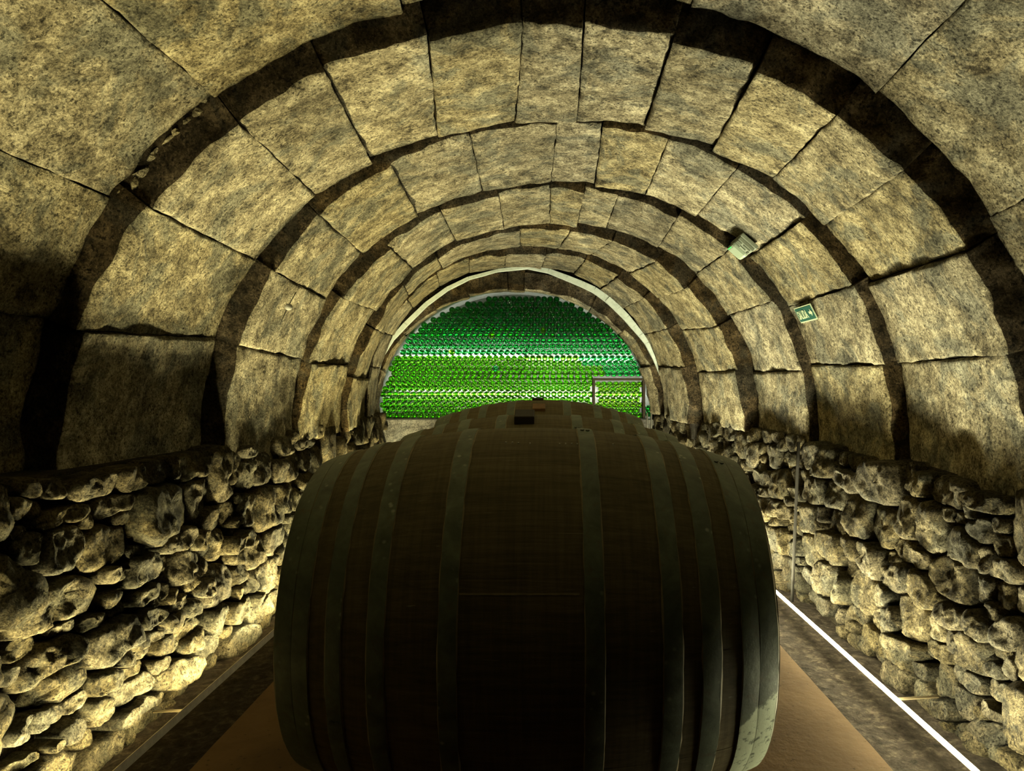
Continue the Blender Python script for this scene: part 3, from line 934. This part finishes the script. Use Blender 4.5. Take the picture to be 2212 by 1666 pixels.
# ------------------------------------------------------------------ barrels
BL = 1.646
def barrel(loc, hoops, rb, re, label, bung=None, seed=0, twist=0.0, paint=False, n_staves=34):
    root = empty('barrel', loc)
    tag(root, label, 'barrel', 'barrels lying in a row along the path')
    rs = random.Random(seed)
    half = BL / 2
    def rad(x):
        u = abs(x) / half
        return rb - (rb - re) * (0.85 * u ** 2 + 0.15 * u ** 4)
    ws = [rs.uniform(0.75, 1.3) for _ in range(n_staves)]
    tot = sum(ws)
    a0 = twist
    NX = 18
    for wv in ws:
        da = 2 * math.pi * wv / tot
        g = 0.0001 / rb
        lift = rs.uniform(-0.0006, 0.0006)
        vs, fs = [], []
        NA = 4
        N = NA + 1
        for layer in (0, 1):
            for i in range(NX + 1):
                x = -half + BL * i / NX
                for k in range(N):
                    a = a0 + g + (da - 2 * g) * k / NA
                    r = rad(x) + lift - (0.0005 if k in (0, NA) else 0.0) - (0.03 if layer else 0)
                    vs.append((x, r * math.sin(a), r * math.cos(a)))
        L = (NX + 1) * N
        for i in range(NX):
            for k in range(NA):
                q = (i * N + k, i * N + k + 1, (i + 1) * N + k + 1, (i + 1) * N + k)
                fs.append(q[::-1])
                fs.append(tuple(L + z for z in q))
        def side(idx, flip):                     # edges of their own, so that they stay crisp
            b0, m_ = len(vs), len(idx)
            vs.extend([vs[z] for z in idx] + [vs[L + z] for z in idx])
            for q in range(m_ - 1):
                f = (b0 + q, b0 + q + 1, b0 + m_ + q + 1, b0 + m_ + q)
                fs.append(f[::-1] if flip else f)
        side([i * N for i in range(NX + 1)], False)
        side([i * N + NA for i in range(NX + 1)], True)
        side([k for k in range(N)], True)
        side([NX * N + k for k in range(N)], False)
        obj('stave', mesh('stave', vs, fs), M_WOOD, root)
        a0 += da
    for hx0, hx1 in hoops:
        vs, fs = [], []
        NS, NH = 120, 4
        ph = rs.uniform(0, 50)
        prof = [(hx0 + (hx1 - hx0) * k / NH, 0.006 if k not in (0, NH) else 0.005) for k in range(NH + 1)]
        rows = [[(hx0, 0.0), (hx0, 0.005)], prof, [(hx1, 0.005), (hx1, 0.0)]]
        for row in rows:
            b0, N = len(vs), len(row)
            for k in range(NS):
                a = 2 * math.pi * k / NS
                for x, hh in row:
                    wob = 0.0025 * noise.noise(Vector((math.cos(a) * 4 + ph, math.sin(a) * 4, x > (hx0 + hx1) / 2)))
                    r = rad(x) + hh
                    vs.append((x + wob, r * math.sin(a), r * math.cos(a)))
            for k in range(NS):
                k2 = (k + 1) % NS
                for q in range(N - 1):
                    fs.append((b0 + k * N + q, b0 + k2 * N + q, b0 + k2 * N + q + 1, b0 + k * N + q + 1))
        nband = len(fs)
        for xe, sg in ((hx0, -1), (hx1, 1)):             # ragged pale wax along both edges of the hoop
            b0 = len(vs)
            for k in range(NS):
                a = 2 * math.pi * k / NS
                wv = 0.0035 + 0.0045 * max(-0.6, noise.noise(Vector((math.cos(a) * 9 + ph, math.sin(a) * 9, sg * 3.0))) + 0.6 * noise.noise(Vector((math.cos(a) * 31 + ph, math.sin(a) * 31, sg * 2.0))))
                for x, hh in ((xe - sg * 0.003, 0.0052), (xe + sg * wv, 0.0012)):
                    r = rad(x) + hh
                    vs.append((x, r * math.sin(a), r * math.cos(a)))
            for k in range(NS):
                k2 = (k + 1) % NS
                f = (b0 + 2 * k, b0 + 2 * k2, b0 + 2 * k2 + 1, b0 + 2 * k + 1)
                fs.append(f if sg > 0 else f[::-1])
        h = obj('hoop', mesh('hoop', vs, fs, True), M_HOOP_PAINT if (paint and hx0 > 0.6) else M_HOOP, root)
        h.data.materials.append(M_WAX)
        h.data.polygons.foreach_set('material_index', [0 if k < nband else 1 for k in range(len(fs))])
        if paint and hx0 > 0.6:
            h['label'] = 'iron hoop splashed with pale old paint'
        ra = rs.uniform(0, 6.28)
        for s in (-0.3, 0.3):
            xm = (hx0 + hx1) / 2 + s * (hx1 - hx0) * 0.6
            a = ra
            rr = rad(xm) + 0.007
            m = MB()
            c = Vector((xm, rr * math.sin(a), rr * math.cos(a)))
            m.tube([c, c + Vector((0, math.sin(a), math.cos(a))) * 0.004], 0.008, 8)
            m.build('rivet', M_HOOP, h)
    for s in (-1, 1):
        vs, fs = [], []
        NS = 40
        x = s * (half - 0.05)
        r = rad(x) - 0.028
        for dx in (0, -s * 0.03):
            for k in range(NS):
                a = 2 * math.pi * k / NS
                vs.append((x + dx, r * math.sin(a), r * math.cos(a)))
        fs = [tuple(range(NS)), tuple(range(2 * NS - 1, NS - 1, -1))] + [(k, NS + k, NS + (k + 1) % NS, (k + 1) % NS) for k in range(NS)]
        obj('barrel_head', mesh('barrel_head', vs, fs, False), M_WOOD, root)
    if bung:
        bx, ang, w_, l_, h_, mt, lab = bung
        r = rad(bx)
        M3 = Matrix.Rotation(ang, 3, 'X')
        m = MB()
        m.box(M3 @ Vector((bx, 0, r + h_ / 2 - 0.012)), (w_, l_, h_), M3, 0.006)
        b = m.build('bung', mt, root)
        b['label'] = lab
    return root
HOOPS = [(-0.819, -0.757), (-0.755, -0.700), (-0.637, -0.586), (-0.498, -0.443), (-0.270, -0.213), (0.185, 0.244), (0.430, 0.490), (0.556, 0.617), (0.690, 0.748), (0.750, 0.816)]
RB, RE = 0.715, 0.579
b1 = barrel((-0.071, 2.885, RB + 0.007), HOOPS, RB, RE, 'large dark oak barrel nearest the camera, grey iron hoops, pale paint at right', None, 1, 0.05, True)
HO2 = [(-0.819, -0.757), (-0.755, -0.700), (-0.62, -0.56), (-0.47, -0.41), (-0.25, -0.19), (0.19, 0.25), (0.43, 0.49), (0.57, 0.63), (0.690, 0.748), (0.750, 0.816)]
b2 = barrel((-0.055, 4.335, RB + 0.007), HO2, RB, RE, 'second oak barrel in the row with a square black bung on top', (-0.14+0.055, math.radians(14.5), 0.116, 0.15, 0.055, M_RUBBER, 'square black bung'), 2, 0.4)
b3 = barrel((-0.075, 5.81, RB + 0.035), HO2, RB + 0.028, RE + 0.02, 'third oak barrel in the row with a small brown bung on top', (0.0, math.radians(22), 0.10, 0.10, 0.035, M_BUNG, 'brown wooden bung'), 3, 0.9)
b4 = barrel((-0.07, 7.34, RB + 0.027), HO2, RB + 0.02, RE + 0.02, 'rearmost oak barrel, only its crown and dark bung showing before the bottles', (-0.04, math.radians(2), 0.12, 0.10, 0.032, M_RUBBER, 'dark bung'), 4, 0.2)
# bright nail heads in a line on the nearest barrel
def on_barrel(px, py):
    dx, dz = (px - VX) / F, (VY - py) / F
    cy, cz = 2.885, RB + 0.007 - CAMZ
    Y = 2.3
    best = None
    for Y in np.linspace(1.9, 3.0, 2200):
        x, z = dx * Y, dz * Y
        u = abs(x + 0.071) / (BL / 2)
        r = RB - (RB - RE) * (0.85 * u ** 2 + 0.15 * u ** 4)
        if (Y - cy) ** 2 + (z - cz) ** 2 <= r * r:
            return Vector((x, Y, z + CAMZ))
    return None
for px, py in [(1093, 957), (1107, 957), (1120, 958), (1145, 959), (1209, 960), (1222, 960), (1235, 960), (1247, 960), (1260, 961), (1273, 961), (1324, 961)]:
    p = on_barrel(px, py)
    if p is None:
        continue
    q = p - b1.location
    nrm = Vector((0, q.y, q.z)).normalized()
    m = MB()
    m.tube([q - nrm * 0.002, q + nrm * 0.003, q + nrm * 0.004], 0.0026, 8)
    m.build('nail', M_NAIL, b1)

# pale scrape along one stave between the two middle hoops
vs, fs = [], []
for k in range(27):
    px = 992 + k * 10
    for dy in (-2.0 - 1.2 * noise.noise(Vector((k * 0.7, 0, 0))), 2.0 + 1.2 * noise.noise(Vector((k * 0.7, 9, 0)))):
        q = on_barrel(px, 1284 + dy) - b1.location
        vs.append(q + Vector((0, q.y, q.z)).normalized() * 0.0018)
for k in range(26):
    fs.append((2 * k, 2 * k + 2, 2 * k + 3, 2 * k + 1))
obj('pale_scrape', mesh('pale_scrape', vs, fs, False), M_WAX, b1)

# ------------------------------------------------------------------ LED strips at the foot of both walls
def led_strip(name, pts, open_dir, label, brackets, mt, col, shield):
    """U channel with a glowing strip; shield = height of the flange on the path side"""
    root = empty(name, pts[0])
    tag(root, label, 'light')
    base = Vector(pts[0])
    L = [Vector(p) - base for p in pts]
    od = Vector(open_dir).normalized()
    for a, b in zip(L[:-1], L[1:]):
        d = (b - a).normalized()
        o = (od - d * od.dot(d)).normalized()
        s = d.cross(o).normalized()              # towards the right of the tunnel
        M3 = Matrix((s, d, o)).transposed()
        ln = (b - a).length
        c = (a + b) / 2
        m = MB()
        m.box(c - o * 0.0135, (0.030 if base.x < 0 else 0.014, ln, 0.003), M3)
        for sg in (-1, 1) if base.x < 0 else ():
            h = shield if sg * base.x < 0 else -0.010
            m.box(c + s * 0.0145 * sg + o * (h - 0.012) / 2, (0.003, ln, h + 0.012), M3)
        m.build('channel', M_ALU, root)
        n = max(1, int(round(ln / 1.1)))
        for k in range(n):
            q0, q1 = a.lerp(b, k / n) + d * 0.006, a.lerp(b, (k + 1) / n) - d * 0.006
            m = MB()
            m.tube([q0 - o * 0.008, q1 - o * 0.008], 0.006, 8) if base.x < 0 else m.tube([q0 - o * 0.002, q1 - o * 0.002], 0.0095, 8)
            m.build('light_tube', mt, root, True)
        ld = bpy.data.lights.new('strip_beam', 'AREA')
        ld.shape = 'RECTANGLE'
        ld.size, ld.size_y = 0.010, ln
        ld.energy = LED_BEAM * ln
        ld.color = col
        ld.spread = LED_SPREAD
        lo = bpy.data.objects.new('strip_beam', ld)
        COL.objects.link(lo)
        lo.parent = root
        lo.location = c + o * (0.0 if base.x < 0 else 0.0085)
        lo.rotation_euler = Matrix((s, -d, -o)).transposed().to_euler()
    for p, q in brackets:
        p, q = Vector(p) - base, Vector(q) - base
        d = (q - p)
        m = MB()
        m.box((p + q) / 2, (d.length, 0.022, 0.004), Vector((1, 0, 0)).rotation_difference(d.normalized()).to_matrix())
        m.build('bracket', M_TAN, root)
ZL = 0.10
XL, XR, ZLL = -1.735, 1.675, 0.06
led_strip('led_strip', [(XL, 1.2, ZLL), (XL, 7.0, ZLL), (XL - 0.10, 8.5, ZLL)], (-0.06, 0, 1.0), 'metal light channel at the foot of the left wall, glowing onto the stones',
          [((XL, 3.42, ZLL - 0.014), (-1.90, 3.42, ZLL - 0.02)), ((XL, 5.6, ZLL - 0.014), (-1.88, 5.6, ZLL - 0.02)), ((XL, 7.0, ZLL - 0.014), (-1.88, 7.0, ZLL - 0.02))], M_LED_L, LED_LEFT, 0.026)
led_strip('led_strip', [(XR, 2.3, ZL), (XR, 6.2, ZL), (1.10, 8.5, ZL)], (-0.14, 0, 1.0), 'bright white light strip along the foot of the right wall',
          [((XR, 3.45, ZL - 0.014), (1.89, 3.45, ZL + 0.0)), ((XR, 5.5, ZL - 0.014), (1.86, 5.5, ZL + 0.0))], M_LED_R, LED_RIGHT, -0.008)

# ------------------------------------------------------------------ fittings on the vault and wall
# exit sign
e2 = [a + (b - a) * 0.80 for a, b in zip(E['2n'], E['2f'])]
th = eth(tuple(e2), 1741, 675)
p, n = ept(tuple(e2), th)
p.y = 5.03
inn = -n
upv = Vector((-n.z, 0, n.x))
if upv.z < 0:
    upv = -upv
u = Vector((0, -1, 0))
Ms = Matrix((u, upv, inn)).transposed()
sign = empty('exit_sign', p + inn * 0.036)
sign.rotation_euler = Ms.to_euler()
tag(sign, 'green exit sign with pale letters and arrow on the right of the vault', 'sign')
SW, SH = 0.318, 0.120
m = MB()
m.box((0, 0, -0.006), (SW, SH, 0.006), None)
m.build('backing_plate', M_SIGNTXT, sign)
m = MB()
m.box((0, 0, -0.0025), (SW - 0.018, SH - 0.018, 0.003), None)
m.build('green_panel', M_SIGN, sign)
fc = bpy.data.curves.new('sign_text', 'FONT')
fc.body = 'SALIDA'
fc.size = 0.1
fc.extrude = 0.0012
fc.align_x = 'CENTER'
fc.align_y = 'CENTER'
fc.offset = 0.0012
fc.materials.append(M_SIGNTXT)
tmp = bpy.data.objects.new('lettering_outline', fc)
COL.objects.link(tmp)
bpy.context.view_layer.update()
tm = bpy.data.meshes.new_from_object(tmp.evaluated_get(bpy.context.evaluated_depsgraph_get()))
bpy.data.objects.remove(tmp)
ft = obj('lettering', tm)
ft.parent = sign
ft.location = (-0.042, -0.004, 0.0008)
ft.scale = (0.53, 0.90, 1)
m = MB()
ax = 0.112
m.add([(ax - 0.030, 0.010, 0.0), (ax, 0.010, 0.0), (ax, 0.028, 0.0), (ax + 0.028, 0.0, 0.0), (ax, -0.028, 0.0), (ax, -0.010, 0.0), (ax - 0.030, -0.010, 0.0)], [(6, 5, 4, 3, 2, 1, 0)[::-1]])
m.add([(ax - 0.030, 0.010, 0.002), (ax, 0.010, 0.002), (ax, 0.028, 0.002), (ax + 0.028, 0.0, 0.002), (ax, -0.028, 0.002), (ax, -0.010, 0.002), (ax - 0.030, -0.010, 0.002)], [(0, 6, 5, 4, 3, 2, 1)])
m.build('arrow', M_SIGNTXT, sign)

# emergency lamp
e3 = [a + (b - a) * 0.93 for a, b in zip(E['2n'], E['2f'])]
th = eth(tuple(e3), 1602, 532)
p, n = ept(tuple(e3), th)
p.y = 5.18
inn = -n
tv = Vector((n.z, 0, -n.x))
if tv.z > 0:
    tv = -tv
Ms = Matrix((u, inn.cross(u), inn)).transposed()
lamp = empty('emergency_lamp', p + inn * 0.02)
lamp.rotation_euler = Ms.to_euler()
tag(lamp, 'small white emergency light box with green pilot on the vault', 'lamp')
m = MB(); m.box((0, 0, 0.012), (0.29, 0.15, 0.03), None, 0.006); m.build('base', M_LAMPBASE, lamp)
m = MB(); m.box((-0.072, 0, 0.052), (0.155, 0.140, 0.05), None, 0.022); m.build('diffuser', M_DIFF, lamp)
m = MB(); m.box((0.07, 0, 0.040), (0.13, 0.135, 0.026), None, 0.004); m.build('battery_cover', M_LAMPBASE, lamp)
for q in ((0.030, 0.040, 0.022, 0.045), (0.064, 0.046, 0.030, 0.028), (0.105, 0.044, 0.044, 0.036), (0.064, -0.002, 0.010, 0.050), (0.115, -0.020, 0.022, 0.060), (0.050, -0.052, 0.050, 0.010)):
    m = MB(); m.box((q[0], q[1], 0.055), (q[2], q[3], 0.006), None); m.build('circuit_block', M_LAMPDARK, lamp)
m = MB(); m.box((-0.080, 0.058, 0.0745), (0.085, 0.007, 0.006), None); m.build('pilot_light', M_GREENLED, lamp)

# hanging cable with white clip on the left of the vault
e4 = [a + (b - a) * 0.32 for a, b in zip(E['2n'], E['2f'])]
pts = []
for px, py in [(583, 598), (579, 620), (577, 640), (576, 665), (575, 690)]:
    t_ = eth(tuple(e4), px, py)
    q, n = ept(tuple(e4), t_)
    pts.append(q - n * 0.035)
cab = empty('hanging_cable', pts[2])
tag(cab, 'thin cable with small white round clip on the left vault', 'cable')
m = MB(); m.tube([q - pts[2] for q in pts], 0.003, 6); m.build('wire', M_CABLE, cab, True)
m = MB(); m.tube([Vector((0.0, 0.0, 0.0)), Vector((0.012, -0.012, 0))], 0.022, 14); m.build('clip', M_WHITEPIPE, cab, True)

# conduit down the right wall
pts = []
for px, py in [(1746, 955), (1743, 1010), (1741, 1080), (1738, 1160), (1735, 1230), (1733, 1296)]:
    z = CAMZ + (VY - py) / F * 5.35
    pts.append(Vector((wall_x(1, 5.35, z) - 0.085, 5.30, z)))
m = MB()
m.tube(pts, 0.012, 8)
tag(m.build('wall_conduit', M_CABLE, None, True), 'thin dark vertical conduit running down the right rubble wall', 'pipe')
